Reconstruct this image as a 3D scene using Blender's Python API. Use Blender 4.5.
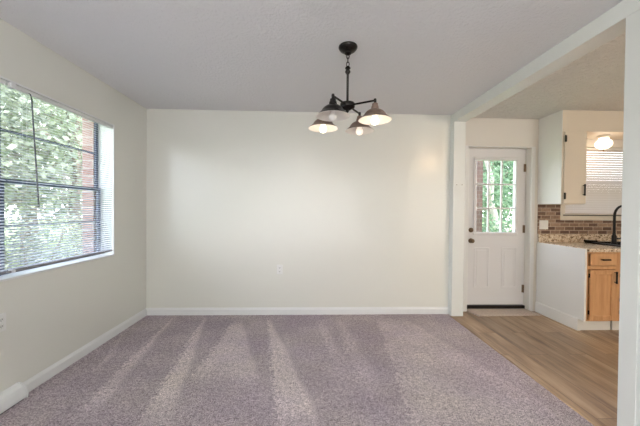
import bpy, bmesh, math, random
from mathutils import Vector, Matrix, noise as mnoise
random.seed(7)
for o in list(bpy.data.objects): bpy.data.objects.remove(o)
SC = bpy.context.scene
COL = SC.collection
PI = math.pi

# ------------------------------------------------------------------ camera
yaw, pitch, roll, CH = .0367, .0123, .0089, 1.2714
fwd = Vector((math.sin(yaw)*math.cos(pitch), math.cos(yaw)*math.cos(pitch), -math.sin(pitch)))
rt = Vector((math.cos(yaw), -math.sin(yaw), 0)); up = rt.cross(fwd)
r2 = rt*math.cos(roll) + up*math.sin(roll); u2 = -rt*math.sin(roll) + up*math.cos(roll)
cam_d = bpy.data.cameras.new('camera'); cam = bpy.data.objects.new('camera', cam_d); COL.objects.link(cam)
cam_d.sensor_width = 36; cam_d.lens = 284*36/640; cam_d.clip_start = .02; cam_d.clip_end = 300
cam.matrix_world = Matrix(((r2.x, u2.x, -fwd.x, 0), (r2.y, u2.y, -fwd.y, 0), (r2.z, u2.z, -fwd.z, CH), (0, 0, 0, 1)))
SC.camera = cam
# ------------------------------------------------------------------ world, lights, exposure
SC.view_settings.view_transform = 'Standard'; SC.view_settings.look = 'None'
SC.view_settings.gamma = 1; SC.view_settings.use_curve_mapping = False
SC.view_settings.exposure = 0.50
W = bpy.data.worlds.new('sky'); SC.world = W; W.use_nodes = True
wn = W.node_tree.nodes; wl = W.node_tree.links
bg = wn['Background']; bg.inputs['Strength'].default_value = 4.4
tc = wn.new('ShaderNodeTexCoord'); sx = wn.new('ShaderNodeSeparateXYZ'); cr = wn.new('ShaderNodeValToRGB')
wl.new(tc.outputs['Generated'], sx.inputs[0]); wl.new(sx.outputs['Z'], cr.inputs[0]); wl.new(cr.outputs[0], bg.inputs[0])
cr.color_ramp.elements[0].color = (.92, .955, 1, 1); cr.color_ramp.elements[1].color = (.66, .78, 1, 1)

def light(name, kind, loc, energy, color=(1, 1, 1), rot=(0, 0, 0), **kw):
    d = bpy.data.lights.new(name, kind); d.energy = energy; d.color = color
    for k, v in kw.items(): setattr(d, k, v)
    o = bpy.data.objects.new(name, d); COL.objects.link(o); o.location = loc; o.rotation_euler = rot
    return o
light('sun', 'SUN', (0, 0, 10), 4.2, (1, .95, .86), (math.radians(38), 0, math.radians(48)), angle=.02)
# unseen panel behind the camera, added to fill the room with soft light
light('rear_fill', 'AREA', (-.1, -3.1, 1.25), 42, (.97, .98, 1), (-PI/2, 0, PI), shape='RECTANGLE', size=3.5, size_y=2.2)
# uplighter added unseen behind the camera, brightens the room off the ceiling
light('bounce_fill', 'AREA', (-.2, -1.3, 1.75), 62, (1, .985, .97), (PI, 0, 0), shape='DISK', size=.5)
# kitchen ceiling lamp further down the kitchen, plus two unseen area lights added as fill
light('kitchen_fill', 'AREA', (4.1, -2.6, 1.3), 30, (1, .95, .88), (-PI/2, 0, PI), shape='RECTANGLE', size=2.2, size_y=2.1)
light('kitchen_bounce_fill', 'AREA', (3.7, -.3, 1.8), 34, (1, .93, .84), (PI, 0, 0), shape='DISK', size=.5)
light('kitchen_ceiling_bulb', 'POINT', (2.55, .85, 2.27), 11, (1, .66, .38), shadow_soft_size=.08)

# ------------------------------------------------------------------ materials
def mat(name, col=(.8, .8, .8), rough=.5, metal=0, spec=.5, emit=None, es=0, trans=0, coat=0):
    m = bpy.data.materials.new(name); m.use_nodes = True
    b = m.node_tree.nodes['Principled BSDF']
    b.inputs['Base Color'].default_value = (*col, 1); b.inputs['Roughness'].default_value = rough
    b.inputs['Metallic'].default_value = metal; b.inputs['Specular IOR Level'].default_value = spec
    if emit: b.inputs['Emission Color'].default_value = (*emit, 1); b.inputs['Emission Strength'].default_value = es
    b.inputs['Coat Weight'].default_value = coat; b.inputs['Coat Roughness'].default_value = .2
    return m
def nodes(m): return m.node_tree.nodes, m.node_tree.links, m.node_tree.nodes['Principled BSDF']
def objco(m, scale=(1, 1, 1), rot=(0, 0, 0), loc=(0, 0, 0)):
    n, l, b = nodes(m); t = n.new('ShaderNodeTexCoord'); mp = n.new('ShaderNodeMapping')
    mp.inputs['Scale'].default_value = scale; mp.inputs['Rotation'].default_value = rot; mp.inputs['Location'].default_value = loc
    l.new(t.outputs['Object'], mp.inputs[0]); return mp.outputs[0]
def noise(m, co, scale, detail=3, rough=.5):
    n, l, b = nodes(m); t = n.new('ShaderNodeTexNoise'); t.inputs['Scale'].default_value = scale
    t.inputs['Detail'].default_value = detail; t.inputs['Roughness'].default_value = rough; l.new(co, t.inputs['Vector']); return t.outputs['Fac']
def ramp(m, fac, stops):
    n, l, b = nodes(m); r = n.new('ShaderNodeValToRGB'); e = r.color_ramp.elements
    while len(e) < len(stops): e.new(.5)
    for k, (p, c) in enumerate(stops): e[k].position = p; e[k].color = (*c, 1)
    l.new(fac, r.inputs[0]); return r.outputs[0]
def mix(m, fac, a, b_, mode='MIX'):
    n, l, b = nodes(m); x = n.new('ShaderNodeMix'); x.data_type = 'RGBA'; x.blend_type = mode
    for s, v in ((0, fac), (6, a), (7, b_)):
        if isinstance(v, (int, float)): x.inputs[s].default_value = v
        elif isinstance(v, tuple): x.inputs[s].default_value = (*v, 1)
        else: l.new(v, x.inputs[s])
    return x.outputs[2]
def math_(m, op, a, b_=None, c=None):
    n, l, b = nodes(m); x = n.new('ShaderNodeMath'); x.operation = op
    for s, v in enumerate((a, b_, c)):
        if v is None: continue
        if isinstance(v, (int, float)): x.inputs[s].default_value = v
        else: l.new(v, x.inputs[s])
    return x.outputs[0]
def bump(m, h, strength=.3, dist=.002):
    n, l, b = nodes(m); x = n.new('ShaderNodeBump'); x.inputs['Strength'].default_value = strength; x.inputs['Distance'].default_value = dist
    l.new(h, x.inputs['Height']); l.new(x.outputs[0], b.inputs['Normal'])
def setc(m, c): n, l, b = nodes(m); l.new(c, b.inputs['Base Color'])

M = {}
m = M['wall'] = mat('wall_paint', (.78, .78, .71), .36, spec=.8, coat=.9)
co = objco(m); h = noise(m, co, 55, 4, .6); bump(m, h, .12, .003)
m = M['kwall'] = mat('kitchen_wall_paint', (.76, .74, .69), .5, spec=.4)
m = M['trim'] = mat('white_trim_paint', (.80, .81, .80), .3, spec=.5)
m = M['jamb'] = mat('opening_paint', (.80, .825, .79), .22, spec=.5)
co = objco(m); bump(m, noise(m, co, 14, 2), .08, .004)
m = M['ceiling'] = mat('textured_ceiling_paint', (.82, .82, .83), .8, spec=.2)
co = objco(m); a = noise(m, co, 46, 4, .65); v = noise(m, co, 110, 2)
hh = math_(m, 'ADD', ramp(m, a, [(.42, (0, 0, 0)), (.66, (1, 1, 1))]), math_(m, 'MULTIPLY', v, .4)); bump(m, hh, .55, .006)
m = M['kceiling'] = mat('heavy_textured_ceiling_paint', (.80, .79, .76), .7, spec=.3)
co = objco(m); a = noise(m, co, 26, 4, .6); hh = ramp(m, a, [(.42, (0, 0, 0)), (.56, (1, 1, 1))]); bump(m, hh, .85, .0105)

# carpet: speckled pile with vacuum tracks (pile lying in alternate directions)
m = M['carpet'] = mat('cut_pile_carpet', (.3, .27, .28), .95, spec=.1)
n_, l_, b_ = nodes(m)
co = objco(m); f1 = noise(m, co, 125, 3, .75); f2 = noise(m, co, 38, 3, .7)
spk = ramp(m, math_(m, 'ADD', math_(m, 'MULTIPLY', f1, .72), math_(m, 'MULTIPLY', f2, .28)),
           [(.375, (.17, .14, .148)), (.49, (.53, .482, .48)), (.60, (.92, .865, .84))])
big = noise(m, co, 1.7, 3, .55)
tint = ramp(m, big, [(.35, (.97, .93, 1.01)), (.65, (1.03, 1.01, .99))])
c1 = mix(m, 1.0, spk, tint, 'MULTIPLY')
sp = n_.new('ShaderNodeSeparateXYZ'); l_.new(co, sp.inputs[0])
X, Y = sp.outputs[0], sp.outputs[1]
wob = math_(m, 'MULTIPLY', math_(m, 'SUBTRACT', noise(m, co, 2.2, 3), .5), .22)
# distance forward of the far wall, and a fan of wedge shaped tracks
D = math_(m, 'SUBTRACT', 3.4, Y)
def wedge(xc, slope, w0, w1, y0, y1, amt):
    # track whose centre line runs from the far wall towards the room, widening from w0 to w1
    cx = math_(m, 'ADD', math_(m, 'MULTIPLY', D, slope), xc)
    dx = math_(m, 'ABSOLUTE', math_(m, 'SUBTRACT', math_(m, 'ADD', X, math_(m, 'ADD', math_(m, 'MULTIPLY', wob, .4), math_(m, 'MULTIPLY', math_(m, 'SUBTRACT', f2, .5), .16))), cx))
    hw = math_(m, 'ADD', math_(m, 'MULTIPLY', D, (w1-w0)), w0)
    s = math_(m, 'SUBTRACT', hw, dx)
    s = math_(m, 'MULTIPLY_ADD', s, 28, .5); s = math_(m, 'MINIMUM', math_(m, 'MAXIMUM', s, 0), 1)
    e = math_(m, 'MINIMUM', math_(m, 'MAXIMUM', math_(m, 'MULTIPLY', math_(m, 'SUBTRACT', y1, D), 3), 0), 1)
    e2 = math_(m, 'MINIMUM', math_(m, 'MAXIMUM', math_(m, 'MULTIPLY', math_(m, 'SUBTRACT', D, y0), 6), 0), 1)
    return math_(m, 'MULTIPLY', math_(m, 'MULTIPLY', s, math_(m, 'MULTIPLY', e, e2)), amt)
tot = None
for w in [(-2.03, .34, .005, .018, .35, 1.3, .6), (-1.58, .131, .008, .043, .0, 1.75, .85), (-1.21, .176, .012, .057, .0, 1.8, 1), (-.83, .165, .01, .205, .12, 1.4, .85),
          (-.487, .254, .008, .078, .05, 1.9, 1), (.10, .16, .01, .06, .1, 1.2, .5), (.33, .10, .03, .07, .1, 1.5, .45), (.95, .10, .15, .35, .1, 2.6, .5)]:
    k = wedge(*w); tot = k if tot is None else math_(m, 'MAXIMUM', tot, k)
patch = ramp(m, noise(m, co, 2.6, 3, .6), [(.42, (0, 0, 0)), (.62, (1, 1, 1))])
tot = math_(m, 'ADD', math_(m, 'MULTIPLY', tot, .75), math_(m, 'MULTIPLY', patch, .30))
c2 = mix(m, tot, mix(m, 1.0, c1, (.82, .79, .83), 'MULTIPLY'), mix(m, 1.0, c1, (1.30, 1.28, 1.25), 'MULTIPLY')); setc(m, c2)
bump(m, math_(m, 'ADD', f1, math_(m, 'MULTIPLY', f2, .6)), .9, .012)

# wood-look vinyl planks, running along Y
m = M['vinyl'] = mat('wood_plank_vinyl', (.4, .28, .18), .38, spec=.45)
n_, l_, b_ = nodes(m)
co = objco(m, rot=(0, 0, PI/2)); bt = n_.new('ShaderNodeTexBrick'); l_.new(co, bt.inputs['Vector'])
bt.inputs['Scale'].default_value = 1; bt.inputs['Brick Width'].default_value = 1.22; bt.inputs['Row Height'].default_value = .178
bt.inputs['Mortar Size'].default_value = .0026; bt.inputs['Color1'].default_value = (0, 0, 0, 1); bt.inputs['Color2'].default_value = (1, 1, 1, 1); bt.inputs['Mortar'].default_value = (.5, .5, .5, 1)
bt.offset = .37
gc = objco(m, (7, .7, 1)); jit = n_.new('ShaderNodeVectorMath'); jit.operation = 'MULTIPLY_ADD'
l_.new(bt.outputs['Color'], jit.inputs[0]); jit.inputs[1].default_value = (7, 3, 5); l_.new(gc, jit.inputs[2])
g = noise(m, jit.outputs[0], 1.6, 5, .62); g2 = noise(m, jit.outputs[0], 6, 3, .6)
wood = ramp(m, math_(m, 'ADD', math_(m, 'MULTIPLY', g, .8), math_(m, 'MULTIPLY', g2, .2)), [(.34, (.165, .105, .062)), (.50, (.335, .228, .140)), (.66, (.47, .345, .225))])
tone = ramp(m, bt.outputs['Color'], [(0, (.76, .77, .80)), (1, (1.13, 1.10, 1.05))])
c = mix(m, 1.0, wood, tone, 'MULTIPLY'); c = mix(m, bt.outputs['Fac'], c, (.16, .10, .06)); setc(m, c)
bump(m, bt.outputs['Fac'], .25, -.001)

# brick-look backsplash tile
m = M['brick_tile'] = mat('brown_brick_tile', (.3, .2, .15), .45)
n_, l_, b_ = nodes(m); co = objco(m, rot=(PI/2, 0, 0)); bt = n_.new('ShaderNodeTexBrick'); l_.new(co, bt.inputs['Vector'])
bt.inputs['Scale'].default_value = 1; bt.inputs['Brick Width'].default_value = .125; bt.inputs['Row Height'].default_value = .047
bt.inputs['Mortar Size'].default_value = .0045; bt.inputs['Color1'].default_value = (.12, .062, .040, 1); bt.inputs['Color2'].default_value = (.42, .29, .20, 1); bt.inputs['Mortar'].default_value = (.50, .40, .31, 1)
bt.inputs['Bias'].default_value = -.1
c = mix(m, .35, bt.outputs['Color'], ramp(m, noise(m, objco(m), 38, 3), [(.3, (.35, .3, .27)), (.7, (1.4, 1.35, 1.3))]), 'MULTIPLY'); setc(m, c)
bump(m, bt.outputs['Fac'], .5, -.003)

m = M['out_brick'] = mat('exterior_brick', (.35, .16, .12), .85)
n_, l_, b_ = nodes(m); co = objco(m, rot=(PI/2, 0, 0)); bt = n_.new('ShaderNodeTexBrick')
# wrap around the corner: use x+y across
sp2 = n_.new('ShaderNodeSeparateXYZ'); tt = n_.new('ShaderNodeTexCoord'); l_.new(tt.outputs['Object'], sp2.inputs[0])
cb = n_.new('ShaderNodeCombineXYZ'); l_.new(math_(m, 'ADD', sp2.outputs[0], sp2.outputs[1]), cb.inputs[0]); l_.new(sp2.outputs[2], cb.inputs[1]); l_.new(cb.outputs[0], bt.inputs['Vector'])
bt.inputs['Scale'].default_value = 1; bt.inputs['Brick Width'].default_value = .21; bt.inputs['Row Height'].default_value = .075
bt.inputs['Mortar Size'].default_value = .006; bt.inputs['Color1'].default_value = (.34, .20, .18, 1); bt.inputs['Color2'].default_value = (.46, .32, .30, 1); bt.inputs['Mortar'].default_value = (.50, .44, .43, 1)
setc(m, bt.outputs['Color'])
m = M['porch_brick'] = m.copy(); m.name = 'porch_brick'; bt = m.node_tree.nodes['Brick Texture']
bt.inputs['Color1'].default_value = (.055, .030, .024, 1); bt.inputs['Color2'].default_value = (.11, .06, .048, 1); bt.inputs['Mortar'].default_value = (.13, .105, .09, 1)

m = M['granite'] = mat('speckled_granite', (.6, .5, .4), .18, spec=.5)
co = objco(m); v1 = noise(m, co, 34, 5, .75); v2 = noise(m, co, 85, 3, .7)
c = ramp(m, v1, [(.36, (.05, .035, .025)), (.43, (.42, .30, .20)), (.52, (.72, .60, .45)), (.66, (.80, .73, .62))])
c = mix(m, ramp(m, v2, [(.60, (0, 0, 0)), (.64, (1, 1, 1))]), c, (.10, .06, .04)); setc(m, c)

m = M['maple'] = mat('honey_maple', (.55, .33, .17), .35)
co = objco(m, (9, 9, .8)); setc(m, ramp(m, noise(m, co, 3, 4, .6), [(.3, (.58, .30, .135)), (.7, (.72, .43, .22))]))
m = M['cabinet_white'] = mat('white_cabinet_paint', (.86, .86, .83), .35)
m = M['cream'] = mat('warm_light_cabinet_paint', (.76, .70, .60), .38)  # white-cream paint with the warm lamp light mixed into its colour
m = M['black'] = mat('matte_black_metal', (.012, .011, .011), .35, .6)
m = M['bronze'] = mat('dark_bronze', (.030, .024, .021), .38, .75)
m = M['black_bronze'] = mat('black_bronze', (.030, .026, .024), .27, .8)
m = M['glow_brown_bronze'] = mat('glow_brown_bronze', (.20, .135, .10), .42, .2)  # brown bronze lightened so these shades seem to glow
co = objco(m); setc(m, ramp(m, noise(m, co, 18, 3), [(.3, (.17, .115, .085)), (.7, (.30, .21, .16))]))
m = M['shade_in'] = mat('white_enamel', (.78, .75, .70), .35)
m = M['hinge'] = mat('aged_brass', (.20, .14, .09), .4, .8)
m = M['door'] = mat('door_paint', (.78, .78, .79), .35)
m = M['plastic'] = mat('white_plastic', (.80, .80, .77), .35)
m = M['slot'] = mat('dark_slot', (.05, .045, .04), .6)
m = M['slat'] = mat('white_blind_slat', (.80, .82, .88), .4)
n, l, b = nodes(m); tr = n.new('ShaderNodeBsdfTranslucent'); tr.inputs[0].default_value = (.80, .83, .92, 1); ms = n.new('ShaderNodeMixShader'); ms.inputs[0].default_value = .45
l.new(b.outputs[0], ms.inputs[1]); l.new(tr.outputs[0], ms.inputs[2]); l.new(ms.outputs[0], n['Material Output'].inputs[0])
m = M['kslat'] = mat('cream_blind_slat', (.58, .53, .49), .4)
m = M['rail'] = mat('blind_bottom_rail', (.24, .225, .225), .45)
m = M['cord'] = mat('blind_cord', (.75, .75, .75), .7)
m = M['wand'] = mat('smoky_plastic_wand', (.10, .11, .13), .25)
m = M['sash'] = mat('backlit_shade_sash', (.10, .12, .19), .4)  # backlit shade of the frame is put into this dark blue
m = M['bracket'] = mat('clear_bracket', (.85, .86, .88), .2)
m = M['mat'] = mat('beige_mat', (.40, .33, .27), .95)
co = objco(m); f = noise(m, co, 120, 3, .7); setc(m, ramp(m, f, [(.35, (.36, .29, .25)), (.65, (.66, .57, .50))])); bump(m, f, .6, .006)
m = M['grass'] = mat('lawn', (.15, .25, .07), .9)
co = objco(m); setc(m, ramp(m, noise(m, co, 6, 6, .7), [(.35, (.12, .20, .05)), (.65, (.38, .46, .20))]))
m = M['bark'] = mat('bark', (.20, .16, .13), .9)
co = objco(m, (6, 6, 1)); f = noise(m, co, 5, 4, .7); setc(m, ramp(m, f, [(.3, (.11, .085, .07)), (.7, (.36, .30, .26))])); bump(m, f, .8, .03)
m = M['pale_bark'] = mat('pale_bark', (.5, .45, .42), .9)
co = objco(m, (6, 6, 1)); f = noise(m, co, 5, 4, .7); setc(m, ramp(m, f, [(.3, (.32, .27, .25)), (.7, (.62, .57, .54))])); bump(m, f, .6, .02)
def leafmat(name, a, b2):
    m = mat(name, a, .5); n, l, b = nodes(m); g = n.new('ShaderNodeNewGeometry')
    setc(m, ramp(m, g.outputs['Random Per Island'], [(0, a), (1, b2)]))
    tr = n.new('ShaderNodeBsdfTranslucent'); ms = n.new('ShaderNodeMixShader'); ms.inputs[0].default_value = .4
    l.new(ramp(m, g.outputs['Random Per Island'], [(0, a), (1, b2)]), tr.inputs[0])
    l.new(b.outputs[0], ms.inputs[1]); l.new(tr.outputs[0], ms.inputs[2]); l.new(ms.outputs[0], n['Material Output'].inputs[0]); return m
M['leaf'] = leafmat('green_leaf', (.17, .21, .16), (.50, .53, .45))
M['leaf2'] = leafmat('dark_leaf', (.08, .16, .09), (.26, .38, .24))
M['leaf3'] = leafmat('yellow_green_leaf', (.25, .31, .19), (.60, .64, .50))
M['leaf4'] = leafmat('dusky_leaf', (.28, .25, .24), (.60, .57, .54))
m = M['glass'] = bpy.data.materials.new('window_glass'); m.use_nodes = True; n = m.node_tree.nodes; l = m.node_tree.links
n.remove(n['Principled BSDF']); t = n.new('ShaderNodeBsdfTransparent'); g = n.new('ShaderNodeBsdfGlossy'); g.inputs['Roughness'].default_value = .02
lw = n.new('ShaderNodeLayerWeight'); lw.inputs[0].default_value = .5; pw = n.new('ShaderNodeMath'); pw.operation = 'POWER'; pw.inputs[1].default_value = 4.5
l.new(lw.outputs['Facing'], pw.inputs[0]); md = n.new('ShaderNodeMath'); md.operation = 'MULTIPLY_ADD'; md.inputs[1].default_value = .5; md.inputs[2].default_value = .02; l.new(pw.outputs[0], md.inputs[0]); ms = n.new('ShaderNodeMixShader')
l.new(md.outputs[0], ms.inputs[0]); l.new(t.outputs[0], ms.inputs[1]); l.new(g.outputs[0], ms.inputs[2]); l.new(ms.outputs[0], n['Material Output'].inputs[0])
M['bulb_on'] = mat('lit_bulb', (1, .9, .8), .3, emit=(1, .88, .74), es=1.7)
M['bulb_dim'] = mat('dim_bulb', (1, .92, .85), .3, emit=(1, .86, .74), es=.35)
M['bulb_off'] = mat('unlit_bulb', (.80, .78, .77), .25, emit=(1, .9, .8), es=.05)
M['globe'] = mat('lit_globe', (1, .95, .9), .3, emit=(1, .88, .72), es=1.8)

# ------------------------------------------------------------------ mesh helpers
class MB:
    def __init__(s): s.b = bmesh.new()
    def box(s, x0, x1, y0, y1, z0, z1, bev=0, seg=1):
        vs = [s.b.verts.new((x, y, z)) for x in (x0, x1) for y in (y0, y1) for z in (z0, z1)]
        fs = [(0, 1, 3, 2), (4, 6, 7, 5), (0, 4, 5, 1), (2, 3, 7, 6), (0, 2, 6, 4), (1, 5, 7, 3)]
        F = [s.b.faces.new([vs[i] for i in f]) for f in fs]
        if bev: bmesh.ops.bevel(s.b, geom=list({e for f in F for e in f.edges}), offset=bev, segments=seg, affect='EDGES', profile=.5)
        return s
    def tube(s, pts, rad, n=10, cap=True):
        pts = [Vector(p) for p in pts]
        if not hasattr(rad, '__len__'): rad = [rad]*len(pts)
        rings = []; ref = None
        for i, p in enumerate(pts):
            d = (pts[min(i+1, len(pts)-1)] - pts[max(i-1, 0)]).normalized()
            if ref is None: ref = d.orthogonal().normalized()
            ref = (ref - d*ref.dot(d)).normalized(); q = d.cross(ref)
            rings.append([s.b.verts.new(p + (ref*math.cos(2*PI*k/n) + q*math.sin(2*PI*k/n))*rad[i]) for k in range(n)])
        for a, b in zip(rings, rings[1:]):
            for k in range(n): s.b.faces.new((a[k], a[(k+1) % n], b[(k+1) % n], b[k]))
        if cap: s.b.faces.new(rings[0][::-1]); s.b.faces.new(rings[-1])
        return s
    def lathe(s, prof, c=(0, 0, 0), n=32, axis='Z'):
        c = Vector(c); rings = []
        def P(r, z, a):
            v = Vector((r*math.cos(a), r*math.sin(a), z))
            if axis == 'Y': v = Vector((v.x, v.z, v.y))
            if axis == 'X': v = Vector((v.z, v.x, v.y))
            return c + v
        for r, z in prof:
            rings.append([s.b.verts.new(P(0, z, 0))] if r < 1e-6 else [s.b.verts.new(P(r, z, 2*PI*k/n)) for k in range(n)])
        for a, b in zip(rings, rings[1:]):
            for k in range(n):
                k2 = (k+1) % n
                if len(a) == 1 and len(b) == 1: continue
                if len(a) == 1: s.b.faces.new((a[0], b[k2], b[k]))
                elif len(b) == 1: s.b.faces.new((a[k], a[k2], b[0]))
                else: s.b.faces.new((a[k], a[k2], b[k2], b[k]))
        return s
    def prism(s, poly, a0, a1, axis='X'):
        # poly in the plane across axis: X -> (y,z), Y -> (x,z), Z -> (x,y)
        def P(u, v, a): return {'X': (a, u, v), 'Y': (u, a, v), 'Z': (u, v, a)}[axis]
        A = [s.b.verts.new(P(u, v, a0)) for u, v in poly]; B = [s.b.verts.new(P(u, v, a1)) for u, v in poly]
        s.b.faces.new(A); s.b.faces.new(B[::-1])
        for i in range(len(poly)):
            j = (i+1) % len(poly); s.b.faces.new((A[i], B[i], B[j], A[j]))
        return s
    def build(s, name, m, parent=None, smooth=False, origin=None, mats=None):
        bmesh.ops.recalc_face_normals(s.b, faces=s.b.faces)
        me = bpy.data.meshes.new(name)
        if origin is not None: bmesh.ops.translate(s.b, vec=-Vector(origin), verts=s.b.verts)
        s.b.to_mesh(me); s.b.free(); me.materials.append(m)
        for x in mats or []: me.materials.append(x)
        if smooth:
            for p in me.polygons: p.use_smooth = True
            me.set_sharp_from_angle(angle=math.radians(38)) if hasattr(me, 'set_sharp_from_angle') else None
        o = bpy.data.objects.new(name, me); COL.objects.link(o)
        if origin is not None: o.location = origin
        if parent:
            o.parent = parent; o.location = (Vector(origin) if origin is not None else Vector()) - world(parent)
        return o
def world(o):
    v = Vector(o.location)
    while o.parent: o = o.parent; v += Vector(o.location)
    return v
def thing(name, label, cat, loc, group=None):
    o = bpy.data.objects.new(name, None); COL.objects.link(o); o.location = loc; o.empty_display_size = .05
    return tag(o, label, cat, group)
def tag(o, label, cat, group=None):
    o['label'] = label; o['category'] = cat
    if group: o['group'] = group
    return o
def struct(o, label=None):
    o['kind'] = 'structure'
    if label: o['label'] = label
    return o
def sempty(name, loc, label=None):
    o = bpy.data.objects.new(name, None); COL.objects.link(o); o.location = loc; return struct(o, label)
def S(name, m, *boxes, **k):
    b = MB()
    for x in boxes: b.box(*x)
    o = b.build(name, m, **k)
    if not o.parent: struct(o)
    return o

# ------------------------------------------------------------------ setting
LX, RX, BY, CZ = -1.927, 1.716, 3.43, 2.44      # left wall, opening plane, far wall, ceiling
DY = 3.51                                          # far wall of the kitchen
KX = 2.90                                          # cabinet end panels
RY = -3.2                                          # wall behind the camera
KR = 5.2
struct(S('floor_carpet', M['carpet'], (LX-.1, RX, RY-.1, BY+.05, -.12, 0)), 'greyish purple cut pile carpet with vacuum tracks')
struct(S('floor_kitchen', M['vinyl'], (RX, KR+.1, RY-.1, DY+.05, -.12, -.004)), 'wood look plank floor of the kitchen')
b = MB(); b.prism([(RX-.016, -.002), (RX+.016, -.006), (RX+.012, .003), (RX, .005), (RX-.008, .003)], 1.50, 3.34, 'Y')
struct(b.build('trim_1', M['vinyl']), 'flat wood look strip where carpet meets planks')
struct(S('ceiling', M['ceiling'], (LX-.2, RX+.06, RY-.1, BY+.1, CZ, CZ+.15)), 'pale textured ceiling')
struct(S('ceiling_kitchen', M['kceiling'], (RX+.06, KR+.1, RY-.1, DY+.1, CZ, CZ+.15)), 'heavily textured kitchen ceiling')
struct(S('wall_back', M['wall'], (LX-.14, RX, BY, DY+.15, -.1, CZ)), 'cream painted far wall')
# left wall with the twin window opening
WY0, WY1, WZ0, WZ1 = .93, 2.88, .80, 2.085
struct(S('wall_left', M['wall'], (LX-.14, LX, RY, WY0, -.1, CZ), (LX-.14, LX, WY1, BY, -.1, CZ), (LX-.14, LX, WY0, WY1, -.1, WZ0), (LX-.10, LX, WY0, WY1, WZ1, CZ)), 'cream painted wall around the window')
struct(S('wall_rear', M['wall'], (LX-.14, KR+.1, RY-.1, RY, -.1, CZ)))
struct(S('wall_right', M['kwall'], (KR, KR+.1, RY, DY, -.1, CZ)))
# cased opening: slim end post, beam, near wall
b = MB(); b.box(RX, RX+.142, 3.34, BY, 0, 2.335, .002); b.box(RX, RX+.142, BY, DY+.01, 0, CZ)
struct(b.build('wall_post', M['jamb']), 'white painted end post of the wide opening')
b = MB(); b.box(RX, RX+.142, RY, BY, 2.335, CZ-.0005, .002)
struct(b.build('wall_beam', M['jamb']), 'white painted beam over the wide opening')
b = MB(); b.box(RX, RX+.126, 1.415, 1.503, 0, 2.335, .002); b.box(RX+.004, RX+.122, RY, 1.415, 0, 2.335)
struct(b.build('wall_divider', M['jamb']), 'white painted near jamb and wall of the opening')
# kitchen far wall with door opening and window opening
DX0, DX1, DZ = 1.996, 2.805, 2.078
KWX0, KWX1, KWZ0, KWZ1 = 3.25, 4.45, 1.235, 2.10
T = DY+.09
struct(S('wall_kitchen', M['kwall'], (RX+.142, DX0, DY, T, -.1, CZ), (DX0, DX1, DY, T, DZ, CZ), (DX1, KWX0, DY, T, -.1, CZ),
  (KWX0, KWX1, DY, T, -.1, KWZ0), (KWX0, KWX1, DY, T, KWZ1, CZ), (KWX1, KR, DY, T, -.1, CZ)), 'warm white kitchen wall around the entry door')
b = MB()
b.box(1.946, DX0, DY-.010, DY, 0, DZ+.012, .003); b.box(DX1, DX1+.05, DY-.010, DY, 0, DZ+.012, .003); b.box(DX0, DX1, DY-.007, DY, DZ, DZ+.012, .002)
struct(b.build('trim_2', M['trim']), 'narrow white casing around the entry door')
# baseboards
def bbprof(d=.014, h=.085): return [(0, 0), (d, 0), (d, h*.72), (d*.75, h*.80), (d*.45, h*.90), (d*.3, h), (0, h)]
b = MB(); b.prism([(BY-u, v) for u, v in bbprof()], LX, RX, 'X'); struct(b.build('baseboard_back', M['trim']), 'white moulded baseboard along the far wall')
b = MB(); b.prism([(LX+u, v) for u, v in bbprof()], 1.95, BY-.014, 'Y'); struct(b.build('baseboard_left', M['trim']), 'white moulded baseboard along the window wall')
# soffit
struct(S('wall_soffit', M['cream'], (KX, KR, 3.176, DY, 2.20, CZ)), 'painted soffit above the kitchen cabinet')  # soffit colour carries the warm lamp light as well
# soffit's end is white like the end panels
struct(S('trim_3', M['cabinet_white'], (KX-.006, KX, 3.172, DY, 2.195, CZ)), 'white end board of the soffit')
struct(S('wall_backsplash', M['brick_tile'], (KX, KWX0-.06, DY-.010, DY, .985, 1.372), (KWX0-.06, KR, DY-.010, DY, .985, 1.162)), 'brown brick patterned backsplash')

# ---- window_1: twin double hung, sashes coloured dark as if backlit, deep in a white reveal
w1 = sempty('window_1', (LX, 1.9, WZ0), 'double hung window with sashes coloured dark as if backlit')
RXo = LX-.115
fr = MB(); fr.box(RXo-.05, LX+.002, WY1-.012, WY1, WZ0, WZ1); fr.box(RXo-.05, LX+.002, WY0, WY0+.012, WZ0, WZ1); fr.box(LX-.10, LX+.002, WY0+.012, WY1-.012, WZ1-.012, WZ1)
fr.build('reveal', M['trim'], w1)
MB().box(RXo-.05, LX+.006, WY0+.012, WY1-.012, WZ0, WZ0+.014, .003).build('sill', M['trim'], w1)
fr = MB(); fr.box(RXo-.04, RXo, 1.88, 1.955, WZ0+.014, 2.15); fr.build('mullion', M['sash'], w1)
for (a, c) in ((1.955, 2.868), (.942, 1.88)):
    zlo, zmid, zhi = WZ0+.014, 1.447, 2.15
    for nm, xo, z0, z1 in (('lower_sash', RXo-.012, zlo, zmid+.014), ('upper_sash', RXo-.034, zmid-.012, zhi)):
        s = MB(); s.box(xo-.018, xo, a, a+.034, z0, z1); s.box(xo-.018, xo, c-.030, c, z0, z1)
        s.box(xo-.018, xo, a+.034, c-.030, z0, z0+.026); s.box(xo-.018, xo, a+.034, c-.030, z1-.026, z1)
        zm = (z0+z1)/2; s.box(xo-.014, xo-.002, a+.034, c-.030, zm-.008, zm+.008)
        so = s.build(nm, M['sash'], w1)
        MB().box(xo-.010, xo-.006, a+.034, c-.030, z0+.026, z1-.026).build('pane', M['glass'], so)
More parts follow.
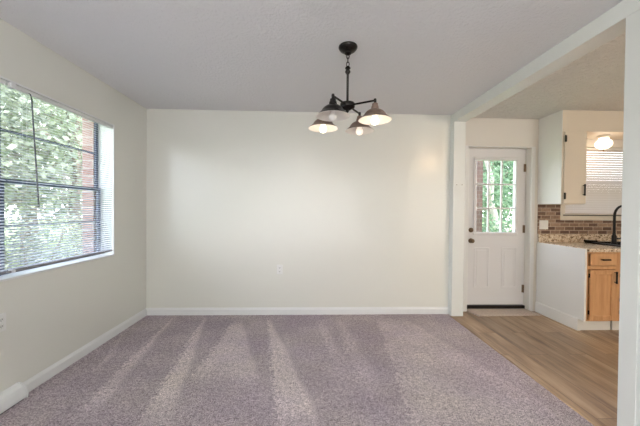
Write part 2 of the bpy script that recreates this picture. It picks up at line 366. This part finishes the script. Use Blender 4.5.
# brick return of the outer wall
struct(S('wall_outside', M['out_brick'], (LX-.27, LX-.165, 2.83, BY+.2, -.6, CZ), (LX-.27, LX-.165, .5, .97, -.6, CZ), (LX-.27, LX-.165, .97, 2.83, -.6, .76), (LX-.27, LX-.165, .97, 2.83, 2.17, CZ)), 'brick outside wall beyond the window')

# ---- kitchen window
w2 = sempty('window_2', (3.85, DY, KWZ0), 'kitchen window in a cream casing')
s = MB(); s.box(KWX0-.06, KWX0, DY-.016, DY, 1.165, KWZ1+.01, .003); s.box(KWX1, KWX1+.06, DY-.016, DY, 1.165, KWZ1+.01, .003); s.box(KWX0, KWX1, DY-.016, DY, 1.165, 1.222, .003)
s.box(KWX0, KWX1, DY, T, KWZ0, KWZ0+.006)
s.build('casing', M['cream'], w2)
MB().box(KWX0-.03, KWX1+.03, DY-.030, DY+.0, 1.222, 1.233).build('stool_gap', M['slot'], w2)['label'] = 'dark strip standing in for shade at the window stool'  # dark strip put where the gap only lies in shade
s = MB(); s.box(KWX0, KWX0+.04, T-.03, T, KWZ0, KWZ1); s.box(KWX1-.04, KWX1, T-.03, T, KWZ0, KWZ1); s.box(KWX0, KWX1, T-.03, T, KWZ0, KWZ0+.04); s.box(KWX0, KWX1, T-.03, T, KWZ1-.04, KWZ1); s.box(KWX0, KWX1, T-.03, T, 1.64, 1.68)
so = s.build('sash', M['trim'], w2)
MB().box(KWX0+.04, KWX1-.04, T-.018, T-.014, KWZ0+.04, KWZ1-.04).build('pane', M['glass'], so)

# ---- entry door
d1 = sempty('door_1', (2.43, 3.6, 0), 'white entry door with a nine light window')
SX0, SX1, SZ0, SZ1, SY = 2.055, 2.800, .052, 2.095, 3.602
GX0, GX1, GZ0, GZ1 = 2.150, 2.672, .995, 1.930
s = MB()
s.box(SX0, GX0, SY, SY+.044, SZ0, SZ1); s.box(GX1, SX1, SY, SY+.044, SZ0, SZ1); s.box(GX0, GX1, SY, SY+.044, SZ0, GZ0); s.box(GX0, GX1, SY, SY+.044, GZ1, SZ1)
bmesh.ops.remove_doubles(s.b, verts=s.b.verts, dist=1e-5)
def moulding(s, x0, x1, z0, z1, y, w=.016, d=.006):
    # raised frame of triangular section
    for (a0, a1, c0, c1) in ((x0, x1, z0, z0+w), (x0, x1, z1-w, z1), (x0, x0+w, z0+w, z1-w), (x1-w, x1, z0+w, z1-w)):
        s.box(a0, a1, y-d, y, c0, c1, d*.45)
for (px0, px1) in ((2.135, 2.335), (2.50, 2.70)):
    moulding(s, px0, px1, .27, .80, SY); s.box(px0+.035, px1-.035, SY-.004, SY, .305, .765, .0035)
slab = s.build('door_slab', M['door'], d1)
s = MB(); moulding(s, GX0-.036, GX1+.036, GZ0-.036, GZ1+.036, SY, .040, .016)
lf = s.build('window_frame', M['door'], d1)
s = MB()
for x in (GX0+(GX1-GX0)/3, GX0+2*(GX1-GX0)/3): s.box(x-.009, x+.009, SY+.006, SY+.03, GZ0, GZ1, .002)
for z in (GZ0+(GZ1-GZ0)/3, GZ0+2*(GZ1-GZ0)/3): s.box(GX0, GX1, SY+.005, SY+.031, z-.009, z+.009, .002)
s.build('muntins', M['door'], d1)
MB().box(GX0, GX1, SY+.016, SY+.020, GZ0, GZ1).build('pane', M['glass'], d1)
s = MB(); s.lathe([(0, -.058), (.018, -.056), (.027, -.045), (.026, -.034), (.014, -.026), (.011, -.01), (.030, -.008), (.032, 0), (0, 0)], (2.090, SY, .885), 20, 'Y'); s.build('door_knob', M['hinge'], d1, True)
s = MB(); s.lathe([(0, -.026), (.014, -.026), (.022, -.020), (.030, -.008), (.031, 0), (0, 0)], (2.090, SY, 1.023), 20, 'Y'); s.box(2.086, 2.094, SY-.04, SY-.024, 1.009, 1.037, .002); s.build('deadbolt', M['hinge'], d1, True)
for z in (1.835, 1.041, .262):
    s = MB(); s.tube([(2.797, SY-.007, z-.05), (2.797, SY-.007, z+.05)], .0075, 10); s.box(2.778, 2.801, SY-.004, SY+.004, z-.05, z+.05); s.build('hinge', M['hinge'], d1, True)
s = MB(); s.box(DX0, DX1, T-.001, T+.012, SZ1-.002, SZ1+.04); s.box(DX0, SX0, T, T+.055, 0, SZ1+.04); s.box(SX1, DX1+.03, T, T+.055, 0, SZ1+.04)
s.build('door_stop', M['trim'], d1)
MB().box(DX0, DX1, DY+.06, T+.06, -.004, .048, .004).build('threshold', M['bronze'], d1)

# ------------------------------------------------------------------ things
# ---- chandelier
CX, CY = .265, 2.04
ch = thing('chandelier', 'dark bronze four arm chandelier hanging from the ceiling with cone shades', 'chandelier', (CX, CY, 2.44))
s = MB(); s.lathe([(0, 2.44), (.066, 2.44), (.068, 2.434), (.066, 2.426), (.055, 2.412), (.034, 2.400), (.026, 2.398), (.024, 2.388), (.010, 2.380), (0, 2.379)], (CX, CY, 0)); s.build('ceiling_canopy', M['black_bronze'], ch, True)
s = MB()
def ringpts(c, rx, rz, plane, n=14): return [(c[0]+(rx*math.cos(2*PI*k/n) if plane == 'x' else 0), c[1]+(rx*math.cos(2*PI*k/n) if plane == 'y' else 0), c[2]+rz*math.sin(2*PI*k/n)) for k in range(n+1)]
s.tube(ringpts((CX, CY, 2.368), .010, .015, 'x'), .0028, 6, False); s.tube(ringpts((CX, CY, 2.343), .009, .020, 'y'), .0028, 6, False); s.tube(ringpts((CX, CY, 2.314), .010, .018, 'x'), .0028, 6, False)
s.build('chain', M['black_bronze'], ch, True)
s = MB(); s.lathe([(0, 2.300), (.012, 2.298), (.018, 2.290), (.020, 2.284), (.014, 2.280), (.014, 2.268), (.019, 2.264), (.019, 2.256), (.012, 2.246), (.0085, 2.240), (.0085, 2.03), (0, 2.03)], (CX, CY, 0), 20); s.build('stem', M['black_bronze'], ch, True)
s = MB(); s.lathe([(0, 2.046), (.022, 2.045), (.030, 2.039), (.050, 2.036), (.053, 2.031), (.053, 2.008), (.050, 2.003), (.036, 1.998), (.026, 1.990), (.013, 1.984), (.010, 1.974), (.006, 1.968), (0, 1.966)], (CX, CY, 0), 28); s.build('hub', M['black_bronze'], ch, True)
RZ = 1.886
arms = [(-125, 'black_bronze', 'bulb_off', 'black bronze shade', 0), (-31, 'glow_brown_bronze', 'bulb_on', 'brown bronze lamp shade lightened for glow', .45), (55, 'glow_brown_bronze', 'bulb_dim', 'brown bronze lamp shade lightened for glow', .04), (145, 'glow_brown_bronze', 'bulb_on', 'brown bronze lamp shade lightened for glow', .35)]
for ang, sm, bm_, lab, en in arms:
    a = math.radians(ang); R = .205; x, y = CX+R*math.cos(a), CY+R*math.sin(a); dx, dy = math.cos(a), math.sin(a)
    s = MB(); s.tube([(CX+dx*.045, CY+dy*.045, 2.020), (x-dx*.012, y-dy*.012, 2.020), (x-dx*.003, y-dy*.003, 2.017), (x, y, 2.008), (x, y, 1.985)], .0068, 10)
    s.lathe([(0, 2.032), (.0085, 2.031), (.010, 2.024), (.010, 2.010), (.0085, 2.006)], (x, y, 0), 12)
    arm = s.build('arm', M['black_bronze'], ch, True)
    pr = [(.017, 2.000), (.020, 1.996), (.020, 1.984), (.024, 1.980), (.026, 1.968), (.024, 1.962), (.032, 1.958), (.046, 1.951), (.060, 1.941), (.070, 1.930), (.076, 1.919), (.084, 1.910), (.097, 1.899), (.108, 1.890), (.1115, RZ), (.1125, RZ)]
    s = MB(); s.lathe([(0, 2.001)] + pr, (x, y, 0), 40); sh = s.build('lamp_shade', M[sm], arm, True); sh['label'] = lab
    s = MB(); s.lathe([(r-.0022, z-.0015) for r, z in pr[5:]] + [(.1125, RZ)], (x, y, 0), 40); s.lathe([(0, 1.955), (.0215, 1.955)], (x, y, 0), 40); s.build('shade_lining', M['shade_in'], arm, True)
    s = MB(); prof = [(0, 1.853)] + [(.028*math.sin(t), 1.881-.028*math.cos(t)) for t in [PI*k/12 for k in range(1, 9)]] + [(.018, 1.905), (.015, 1.922), (.013, 1.945)]
    s.lathe(prof, (x, y, 0), 24); s.build('bulb', M[bm_], arm, True)
    if en:
        L = light('chandelier_bulb_light', 'POINT', (x, y, 1.835), en, (1, .80, .58), shadow_soft_size=.033); L.parent = ch; L.location = Vector((x, y, 1.835)) - Vector((CX, CY, 2.44))

# ---- blinds
def blind(name, label, cat, ax, a0, a1, z0, z1, c, hd, tilt, pitch, m, crown=.0016, group=None, rail=None, frontsign=1, clips=(), wand=None):
    """ax: axis along which slats run ('Y' for left wall, 'X' for kitchen). c: centre coordinate across."""
    mid = (a0+a1)/2
    base = (c, mid, z0) if ax == 'Y' else (mid, c, z0)
    t = thing(name, label, cat, base, group)
    def B(s, u0, u1, v0, v1, w0, w1, bev=0):       # u along, v across (positive into the room), w height
        if ax == 'Y': s.box(c+v0, c+v1, u0, u1, w0, w1, bev)
        else: s.box(u0, u1, c-v1, c-v0, w0, w1, bev)
    def P(u, v, w): return (c+v, u, w) if ax == 'Y' else (u, c-v, w)
    s = MB(); B(s, a0, a1, -.0125, .0125, z1-.026, z1, .002); s.build('headrail', M['trim'], t)
    s = MB(); B(s, a0+.003, a1-.003, -.011, .011, z0, z0+.015, .004); s.build('bottom_rail', rail or M['rail'], t)
    s = MB(); z = z1-.036
    while z > z0+.022:
        prev = None
        for k in range(5):
            q = -1+k*.5; v = q*hd*math.cos(tilt); w = z+q*hd*math.sin(tilt)+crown*(1-q*q)
            r = [s.b.verts.new(P(u, v, w+dw)) for u in (a0+.004, a1-.004) for dw in (0, .0004)]
            if prev:
                s.b.faces.new((prev[0], prev[2], r[2], r[0])); s.b.faces.new((prev[1], r[1], r[3], prev[3]))
            prev = r
        z -= pitch
    s.build('slats', m, t, True)
    n = 2 if a1-a0 < 1.0 else 3
    for k in range(n):
        u = a0+.12+(a1-a0-.24)*k/(n-1)
        s = MB()
        for v in (-.0135, .0135): s.tube([P(u, v, z1-.02), P(u, v, z0+.01)], .0007, 5)
        s.build('ladder_cord', M['cord'], t)
    if wand:
        u, l = wand; s = MB(); s.tube([P(u, .022, z1-.026), P(u+.003, .028, z1-.06), P(u+.045, .034, z1-.06-l)], [.003, .0045, .0045], 6); s.tube([P(u, .012, z1-.02), P(u, .022, z1-.026)], .002, 6)
        s.build('tilt_wand', M['wand'], t, True)
    for u in clips:
        s = MB(); B(s, u-.017, u+.017, -.014, .018, z1-.030, z1+.004, .002); s.build('bracket', M['bracket'], t)
        s = MB(); B(s, u-.012, u+.012, -.013, .014, z0-.002, z0+.018, .002); s.build('end_clip', M['bracket'], t)
    return t
BX = LX-.016
blind('window_blind', 'white slatted blind with a dark hanging wand, covering the window half nearer the far wall', 'blind', 'Y', 1.893, 2.864, .842, 2.070, BX, .0125, math.radians(-16), .0198, M['slat'], wand=(2.03, .74), clips=(1.925,))
blind('window_blind', 'white slatted blind over the window half cut off at the picture edge', 'blind', 'Y', .946, 1.887, .842, 2.070, BX, .0125, math.radians(-16), .0198, M['slat'])
blind('kitchen_blind', 'closed cream blind lit warm over the kitchen window', 'blind', 'X', KWX0+.012, KWX1-.012, 1.241, 2.092, DY+.022, .0190, math.radians(-55), .030, M['kslat'], crown=.004, rail=M['kslat'])

# ---- outlets
def outlet(base, n, label, gangs=1, slots=True, grp=None):
    """n: 'Y' faces -Y, 'X' faces +X. base = centre on the wall surface"""
    t = thing('wall_outlet', label, 'outlet', base)
    def B(s, u0, u1, d0, d1, w0, w1, bev=0):
        x, y, z = base
        if n == 'Y': s.box(x+u0, x+u1, y-d1, y-d0, z+w0, z+w1, bev)
        else: s.box(x+d0, x+d1, y+u0, y+u1, z+w0, z+w1, bev)
    w = .035+.0225*(gangs-1)
    s = MB(); B(s, -w, w, 0, .006, -.057, .057, .002); s.build('cover_plate', M['plastic'], t)
    for g in range(gangs):
        u = (g-(gangs-1)/2)*.045
        for dz in ((.021, -.021) if slots else ()):
            s = MB(); B(s, u-.017, u+.017, .005, .0085, dz-.013, dz+.013, .003); rc = s.build('receptacle', M['plastic'], t)
            s = MB(); B(s, u-.008, u-.005, .0075, .0090, dz-.004, dz+.007); B(s, u+.005, u+.008, .0075, .0090, dz-.004, dz+.006); B(s, u-.002, u+.002, .0075, .0090, dz-.010, dz-.006); s.build('slots', M['slot'], rc)
        if not slots:
            s = MB(); B(s, u-.016, u+.016, .005, .009, -.033, .033, .002); s.build('rocker_switch', M['plastic'], t)
    return t
outlet((-.354, BY, .545), 'Y', 'white outlet low on the far cream wall')
outlet((LX, 1.835, .544), 'X', 'white outlet on the window wall below the blind, cut by the picture edge')
t = outlet((2.972, DY-.010, 1.103), 'Y', 'wide white switch plate on the brown brick backsplash', 2, False); t.name = 'switch_plate'; t['category'] = 'switch'

# ---- baseboard register at the left wall
rg = thing('baseboard_register', 'white baseboard heat register at the foot of the window wall', 'register', (LX, 1.3, 0))
pf = [(LX, .012), (LX+.062, .012), (LX+.064, .030), (LX+.058, .066), (LX+.048, .088), (LX+.022, .104), (LX, .106)]
MB().prism(pf, .55, 1.935, 'Y').build('housing', M['trim'], rg)
MB().prism([(LX-.0, .006), (LX+.066, .006), (LX+.068, .031), (LX+.061, .069), (LX+.050, .092), (LX+.023, .108), (LX, .110)], 1.935, 1.945, 'Y').build('end_cap', M['trim'], rg)
MB().box(LX+.01, LX+.05, .56, 1.93, 0, .012).build('air_slot', M['slot'], rg)

# ---- screws on the post
for x in (1.757, 1.822):
    s = MB(); s.lathe([(0, -.006), (.003, -.0055), (.0045, -.003), (.005, 0), (0, 0)], (x, 3.34, 1.583), 12, 'Y'); o = s.build('screw', M['hinge'], None, True, origin=(x, 3.34, 1.583))
    tag(o, 'small dark screw on the end post, ' + ('nearer the cream wall' if x < 1.8 else 'nearer the door'), 'screw', 'screws on the end post')

# ---- door mat
s = MB(); s.prism([(2.05, 3.345), (2.85, 3.355), (2.795, 3.50), (2.79, 3.558), (2.01, 3.558), (2.0, 3.50)], -.004, .014, 'Z')
tag(s.build('door_mat', M['mat'], None, origin=(2.43, 3.45, -.004)), 'flat beige carpet mat on the planks in front of the entry door', 'mat')

# ---- base cabinets
def pull(s, x, y, z, l, vertical=True):
    h = l/2
    if vertical: s.tube([(x, y, z-h*.8), (x, y-.022, z-h*.8)], .004, 8); s.tube([(x, y, z+h*.8), (x, y-.022, z+h*.8)], .004, 8); s.tube([(x, y-.024, z-h), (x, y-.024, z-h*.7), (x, y-.024, z+h*.7), (x, y-.024, z+h)], [.0095, .0078, .0078, .0095], 8)
    else: s.tube([(x-h*.8, y, z), (x-h*.8, y-.022, z)], .004, 8); s.tube([(x+h*.8, y, z), (x+h*.8, y-.022, z)], .004, 8); s.tube([(x-h, y-.024, z), (x+h, y-.024, z)], .0075, 8)
    return s
def panel_door(x0, x1, z0, z1, y, m, parent, name='door', bev=.045):
    s = MB(); f = y-.019
    s.box(x0, x0+bev, f, y, z0, z1, .003); s.box(x1-bev, x1, f, y, z0, z1, .003); s.box(x0+bev, x1-bev, f, y, z0, z0+bev, .003); s.box(x0+bev, x1-bev, f, y, z1-bev, z1, .003)
    s.box(x0+bev-.004, x1-bev+.004, f+.012, y-.001, z0+bev-.004, z1-bev+.004)
    return s.build(name, m, parent)
FY = 2.885
def base_cab(x0, x1, label, end=False, drawer=True):
    t = thing('base_cabinet', label, 'cabinet', ((x0+x1)/2, 3.2, -.004), 'honey maple base cabinets')
    s = MB(); xa = x0+(.018 if end else 0); s.box(xa, xa+.016, FY+.02, DY-.012, .115, .848); s.box(x1-.016, x1, FY+.02, DY-.012, .115, .848); s.box(xa+.016, x1-.016, FY+.02, DY-.012, .115, .131); s.box(xa+.016, x1-.016, DY-.024, DY-.012, .131, .848); s.build('body', M['maple'], t)
    s = MB(); w = .035
    s.box(x0+(.018 if end else 0), x0+w+.01, FY, FY+.019, .115, .848); s.box(x1-w*.5, x1, FY, FY+.019, .115, .848); s.box(x0+w+.01, x1-w*.5, FY, FY+.019, .115, .135); s.box(x0+w+.01, x1-w*.5, FY, FY+.019, .828, .848); s.box(x0+w+.01, x1-w*.5, FY, FY+.019, .665, .700)
    s.build('face_frame', M['maple'], t)
    s = MB(); s.box(x0+.018, x1, FY+.055, FY+.07, -.004, .118); s.build('toe_kick', M['cabinet_white'], t)
    if end:
        s = MB(); s.box(x0-.004, x0+.018, FY-.012, DY-.001, .115, .878, .001); s.box(x0-.004, x0+.018, FY+.045, DY-.001, -.004, .115); s.build('end_panel', M['cabinet_white'], t)['label'] = 'white painted end panel'
        s = MB(); s.prism([(x0-.004-u, v-.004) for u, v in [(0, 0), (.014, 0), (.014, .118), (.008, .128), (0, .130)]], FY+.045, DY-.011, 'Y'); s.build('base_trim', M['cabinet_white'], t)
    return t
bc = base_cab(KX, 3.262, 'honey maple base cabinet with drawer and door beside its white end panel', True)
s = MB(); s.box(2.955, 3.232, FY-.019, FY, .706, .836, .006, 2); dr = s.build('drawer', M['maple'], bc)
pull(MB(), 3.10, FY-.019, .772, .085, False).build('handle', M['black'], dr, True)
dd = panel_door(2.955, 3.232, .130, .660, FY, M['maple'], bc)
pull(MB(), 3.214, FY-.019, .585, .125).build('handle', M['black'], dd, True)
for z in (.60, .21): MB().box(2.946, 2.957, FY-.014, FY, z-.022, z+.022, .002).build('hinge', M['black'], dd)
bc2 = base_cab(3.264, 4.16, 'honey maple sink base cabinet, mostly hidden behind the near jamb')
s = MB(); s.box(3.300, 4.125, FY-.019, FY, .700, .842, .006, 2); s.build('false_drawer_front', M['maple'], bc2)
for x0, x1 in ((3.300, 3.705), (3.715, 4.125)):
    dd = panel_door(x0, x1, .130, .668, FY, M['maple'], bc2); pull(MB(), (3.68 if x0 < 3.5 else 3.74), FY-.019, .585, .125).build('handle', M['black'], dd, True)
    for z in (.60, .34, .21):
        if x0 < 3.5 and z != .34 or x0 < 3.5: MB().box(x0-.009, x0+.002, FY-.014, FY, z-.018, z+.018, .002).build('hinge', M['black'], dd)
# countertop with sink cut-out
ct = thing('countertop', 'beige and brown speckled granite countertop along the kitchen wall', 'countertop', (4.0, 3.2, .865))
SKX0, SKX1, SKY0, SKY1 = 3.47, 4.08, 2.99, 3.40
s = MB(); z0, z1 = .850, .886; f = 2.858
s.box(KX+.019, SKX0, f, DY-.01, z0, z1, .003); s.box(SKX1, KR, f, DY-.01, z0, z1, .003); s.box(SKX0, SKX1, f, SKY0, z0, z1); s.box(SKX0, SKX1, SKY1, DY-.01, z0, z1)
s.build('slab', M['granite'], ct)
MB().box(KX+.002, KR, DY-.03, DY-.011, z1, .985, .002).build('upstand', M['granite'], ct)
sk = thing('kitchen_sink', 'black drop in sink set in the granite countertop', 'sink', (3.78, 3.2, .902))
s = MB()
for b4 in ((SKX0-.03, SKX0+.02, SKY0-.02, SKY1+.03), (SKX1-.02, SKX1+.03, SKY0-.02, SKY1+.03), (SKX0+.02, SKX1-.02, SKY0-.02, SKY0+.02), (SKX0+.02, SKX1-.02, SKY1-.02, SKY1+.03)): s.box(*b4, .8865, .903, .004)
s.box(SKX0-.035, SKX0+.06, SKY1-.055, SKY1+.035, .901, .922, .004)
s.build('rim', M['black'], sk)
s = MB(); s.box(SKX0+.02, SKX0+.025, SKY0+.02, SKY1-.02, .71, .888); s.box(SKX1-.025, SKX1-.02, SKY0+.02, SKY1-.02, .71, .888); s.box(SKX0+.025, SKX1-.025, SKY0+.02, SKY0+.025, .71, .888); s.box(SKX0+.025, SKX1-.025, SKY1-.025, SKY1-.02, .71, .888); s.box(SKX0+.02, SKX1-.02, SKY0+.02, SKY1-.02, .70, .71)
s.build('basin', M['black'], sk)
fx, fy = 3.50, 3.135
fa = thing('faucet', 'black gooseneck kitchen faucet standing at the black sink', 'faucet', (fx, fy, .914))
s = MB(); s.lathe([(0, .9035), (.028, .9035), (.028, .911), (.023, .916), (.022, 1.00), (.015, 1.01), (.015, 1.03), (0, 1.03)], (fx, fy, 0), 20); s.build('base', M['black'], fa, True)
pts = [(fx, fy, 1.02), (fx, fy, 1.16)]
for k in range(0, 13):
    a = PI - PI*k/12; pts.append((fx+.09+.09*math.cos(a), fy-.02*k/12, 1.235+.11*math.sin(a)))
pts += [(fx+.18, fy-.02, 1.17)]
s = MB(); s.tube(pts, .0125, 12); s.build('spout', M['black'], fa, True)
s = MB(); s.tube([(fx+.18, fy-.02, 1.18), (fx+.18, fy-.02, 1.10)], [.012, .016], 14); s.build('spray_head', M['black'], fa, True)
s = MB(); s.tube([(fx, fy, .965), (fx+.035, fy-.01, .967), (fx+.095, fy-.03, .978)], [.008, .008, .006], 10); s.build('lever', M['black'], fa, True)

# ---- upper cabinet
uc = thing('upper_cabinet', 'narrow upper cabinet, coloured cream for the warm light, under the soffit beside the kitchen window', 'cabinet', (3.04, 3.34, 1.362))
s = MB(); s.box(KX, 3.182, 3.192, DY, 1.362, 2.199); s.build('body', M['cream'], uc)
MB().box(KX-.006, KX, 3.174, DY, 1.362, 2.195).build('end_panel', M['cabinet_white'], uc)['label'] = 'white painted end panel'
s = MB(); s.box(KX, KX+.022, 3.176, 3.192, 1.362, 2.199); s.box(KX+.022, 3.182, 3.176, 3.192, 2.180, 2.199); s.box(KX+.022, 3.182, 3.176, 3.192, 1.362, 1.378); s.box(3.17, 3.182, 3.176, 3.192, 1.378, 2.18); s.build('face_frame', M['cream'], uc)
s = MB(); s.box(2.916, 3.178, 3.157, 3.1755, 1.366, 2.188, .005, 2); ud = s.build('door', M['cream'], uc)
pull(MB(), 3.140, 3.157, 1.522, .13).build('handle', M['black'], ud, True)
for z in (2.108, 1.452):
    s = MB(); s.box(2.918, 2.938, 3.151, 3.158, z-.036, z+.036, .003); s.tube([(2.918, 3.150, z-.038), (2.918, 3.150, z+.038)], .008, 8); s.build('hinge', M['black'], ud)

# ---- light over the sink
kl = thing('ceiling_light', 'lit white globe light under the soffit over the sink', 'light', (3.56, 3.33, 2.2))
s = MB(); s.lathe([(0, 2.2), (.058, 2.2), (.060, 2.192), (.055, 2.182), (.050, 2.170), (0, 2.170)], (3.56, 3.33, 0), 28); s.build('base', M['cream'], kl, True)
s = MB(); s.lathe([(0, 2.034)] + [(.080*math.sin(PI*k/14), 2.098-.064*math.cos(PI*k/14)) for k in range(1, 12)] + [(.046, 2.170)], (3.56, 3.33, 0), 32); s.build('globe', M['globe'], kl, True)
s = MB(); s.lathe([(0, 2.006), (.006, 2.008), (.008, 2.018), (.005, 2.034), (0, 2.036)], (3.56, 3.33, 0), 12); s.build('finial', M['hinge'], kl, True)
L = light('sink_globe_light', 'POINT', (3.56, 3.33, 2.0), 1.5, (1, .62, .36), shadow_soft_size=.09); L.parent = kl; L.location = (0, -.03, -.21)

# ------------------------------------------------------------------ outside
struct(S('ground', M['grass'], (-40, 40, -40, 60, -.7, -.55)), 'lawn outside the house')
pl = S('wall_porch_pillar', M['porch_brick'], (3.00, 3.20, 5.15, 5.35, -.55, 2.22)); del pl['kind']; pl.name = 'porch_pillar'
tag(pl, 'brick porch pillar seen through the entry door glass', 'pillar')
def leaves(s, c, rad, n, size, rnd):
    for _ in range(n):
        d = Vector((rnd.gauss(0, 1), rnd.gauss(0, 1), rnd.gauss(0, 1))).normalized()*rnd.random()**.45
        p = Vector(c)+Vector((d.x*rad[0], d.y*rad[1], d.z*rad[2]))
        a = Vector((rnd.uniform(-1, 1), rnd.uniform(-1, 1), rnd.uniform(-1, .4))).normalized(); q = a.orthogonal().normalized(); q.rotate(Matrix.Rotation(rnd.uniform(0, 6.28), 3, a))
        l = size*.78*rnd.uniform(.6, 1.3); w = l*.36
        nrm = a.cross(q)
        V = [s.b.verts.new(p), s.b.verts.new(p+a*l*.5+q*w+nrm*l*.06), s.b.verts.new(p+a*l), s.b.verts.new(p+a*l*.5-q*w+nrm*l*.06)]
        s.b.faces.new(V)
def shrub(x, y, r, h, leafm, label, seed, n=900, size=.10):
    rnd = random.Random(seed); z0 = -.55
    t = thing('shrub', label, 'shrub', (x, y, z0), 'shrubs outside')
    s = MB()
    for k in range(7):
        a = rnd.uniform(0, 6.28); e = rnd.uniform(.4, .8); s.tube([(x, y, z0), (x+r*.3*math.cos(a), y+r*.3*math.sin(a), z0+h*.45), (x+r*e*math.cos(a), y+r*e*math.sin(a), z0+h*.85)], [.03, .018, .006], 6)
    s.build('stems', M['bark'], t)
    s = MB()
    for k in range(8):
        a = rnd.uniform(0, 6.28); e = rnd.uniform(0, .55)*r
        leaves(s, (x+e*math.cos(a), y+e*math.sin(a), z0+h*rnd.uniform(.35, .75)), (r*.6, r*.6, h*.34), int(n*1.7)//8, size, rnd)
    s.build('foliage', leafm, t)
def tree(x, y, h, r, leafm, barkm, label, seed, n=1400, size=.16, lean=(0, 0), tr=.14, crown=.35):
    rnd = random.Random(seed); z0 = -.55
    t = thing('tree', label, 'tree', (x, y, z0), 'trees outside')
    top = Vector((x+lean[0], y+lean[1], z0+h*.85)); base = Vector((x, y, z0))
    s = MB(); pts = [base.lerp(top, k/7)+Vector((rnd.uniform(-.08, .08), rnd.uniform(-.08, .08), 0))*(k > 0) for k in range(8)]
    s.tube(pts, [tr*(1.25-k/8) for k in range(8)], 10)
    tips = []
    for k in range(9):
        p = pts[rnd.randint(2, 6)]; a = rnd.uniform(0, 6.28); e = r*rnd.uniform(.5, .9); q = p+Vector((e*math.cos(a), e*math.sin(a), h*rnd.uniform(.06, .22)))
        s.tube([p, p.lerp(q, .5)+Vector((0, 0, .12)), q], [tr*.45, tr*.28, tr*.08], 7); tips.append(q)
    s.build('trunk', barkm, t)
    s = MB()
    for q in tips + [top]*2: leaves(s, q, (r*.55, r*.55, h*.16), int(n*1.9)//11, size, rnd)
    for k in range(5):
        a = rnd.uniform(0, 6.28); leaves(s, (x+lean[0]*.5+r*.6*math.cos(a), y+lean[1]*.5+r*.6*math.sin(a), z0+h*rnd.uniform(crown, .8)), (r*.5, r*.5, h*.15), int(n*1.9)//14, size, rnd)
    s.build('crown', leafm, t)
# beyond the left window
shrub(-4.3, 3.1, .8, 1.75, M['leaf3'], 'low yellow green shrub closest to the blinds outside', 1, 1100, .09)
shrub(-4.6, 4.9, .9, 1.7, M['leaf'], 'low mid green shrub outside near the brick edge of the window', 2, 1000, .10)
shrub(-4.9, 6.6, 1.0, 1.9, M['leaf3'], 'yellow green shrub outside behind the brick edge of the window', 3, 900, .10)
shrub(-6.3, 4.2, 1.2, 2.1, M['leaf'], 'broad green shrub outside behind the low yellow green one', 4, 1000, .12)
tree(-7.5, 6.6, 6.5, 1.9, M['leaf'], M['pale_bark'], 'green tree with pale trunk outside the window', 11, 1700, .20, crown=.25)
tree(-9.0, 9.6, 7.5, 2.4, M['leaf4'], M['bark'], 'dusky leafed tree outside the window', 12, 1800, .22, crown=.25)
tree(-6.8, 8.6, 5.5, 1.6, M['leaf3'], M['bark'], 'small yellow green tree outside the window', 13, 1400, .18, crown=.25)
tree(-10.5, 7.0, 8, 2.6, M['leaf3'], M['pale_bark'], 'tall light green tree farther outside the window', 14, 1900, .24, crown=.2)
tree(-12, 12.5, 9, 3.0, M['leaf'], M['bark'], 'tall full green tree at the back outside the window', 15, 2000, .26, crown=.2)
tree(-9.6, 13.5, 8, 2.4, M['leaf4'], M['bark'], 'dusky tree far outside by the brick edge of the window', 16, 1600, .24, crown=.2)
# beyond the entry door
shrub(3.9, 5.9, .7, 1.75, M['leaf2'], 'dark green shrub outside low behind the door glass', 21, 1200, .09)
shrub(5.6, 6.3, .8, 1.7, M['leaf'], 'green shrub outside at the foot of the leaning tree', 22, 1100, .09)
shrub(4.1, 8.2, 1.1, 2.2, M['leaf2'], 'large dark green shrub farther beyond the door glass', 23, 1200, .12)
tree(5.35, 7.3, 4.4, 1.3, M['leaf2'], M['pale_bark'], 'pale leaning tree trunk outside behind the door glass', 31, 1300, .11, lean=(-.9, 0), tr=.09, crown=.5)
tree(6.6, 10.2, 6.0, 2.0, M['leaf2'], M['bark'], 'full dark green tree beyond the door glass', 32, 2600, .2, crown=.12)
tree(10.2, 15, 8.5, 3.0, M['leaf2'], M['bark'], 'tall dark green tree far beyond the door glass', 33, 2800, .26, crown=.12)
tree(8.0, 15, 7.5, 2.6, M['leaf2'], M['bark'], 'dark green tree far beyond the brick pillar', 34, 2400, .26, crown=.12)
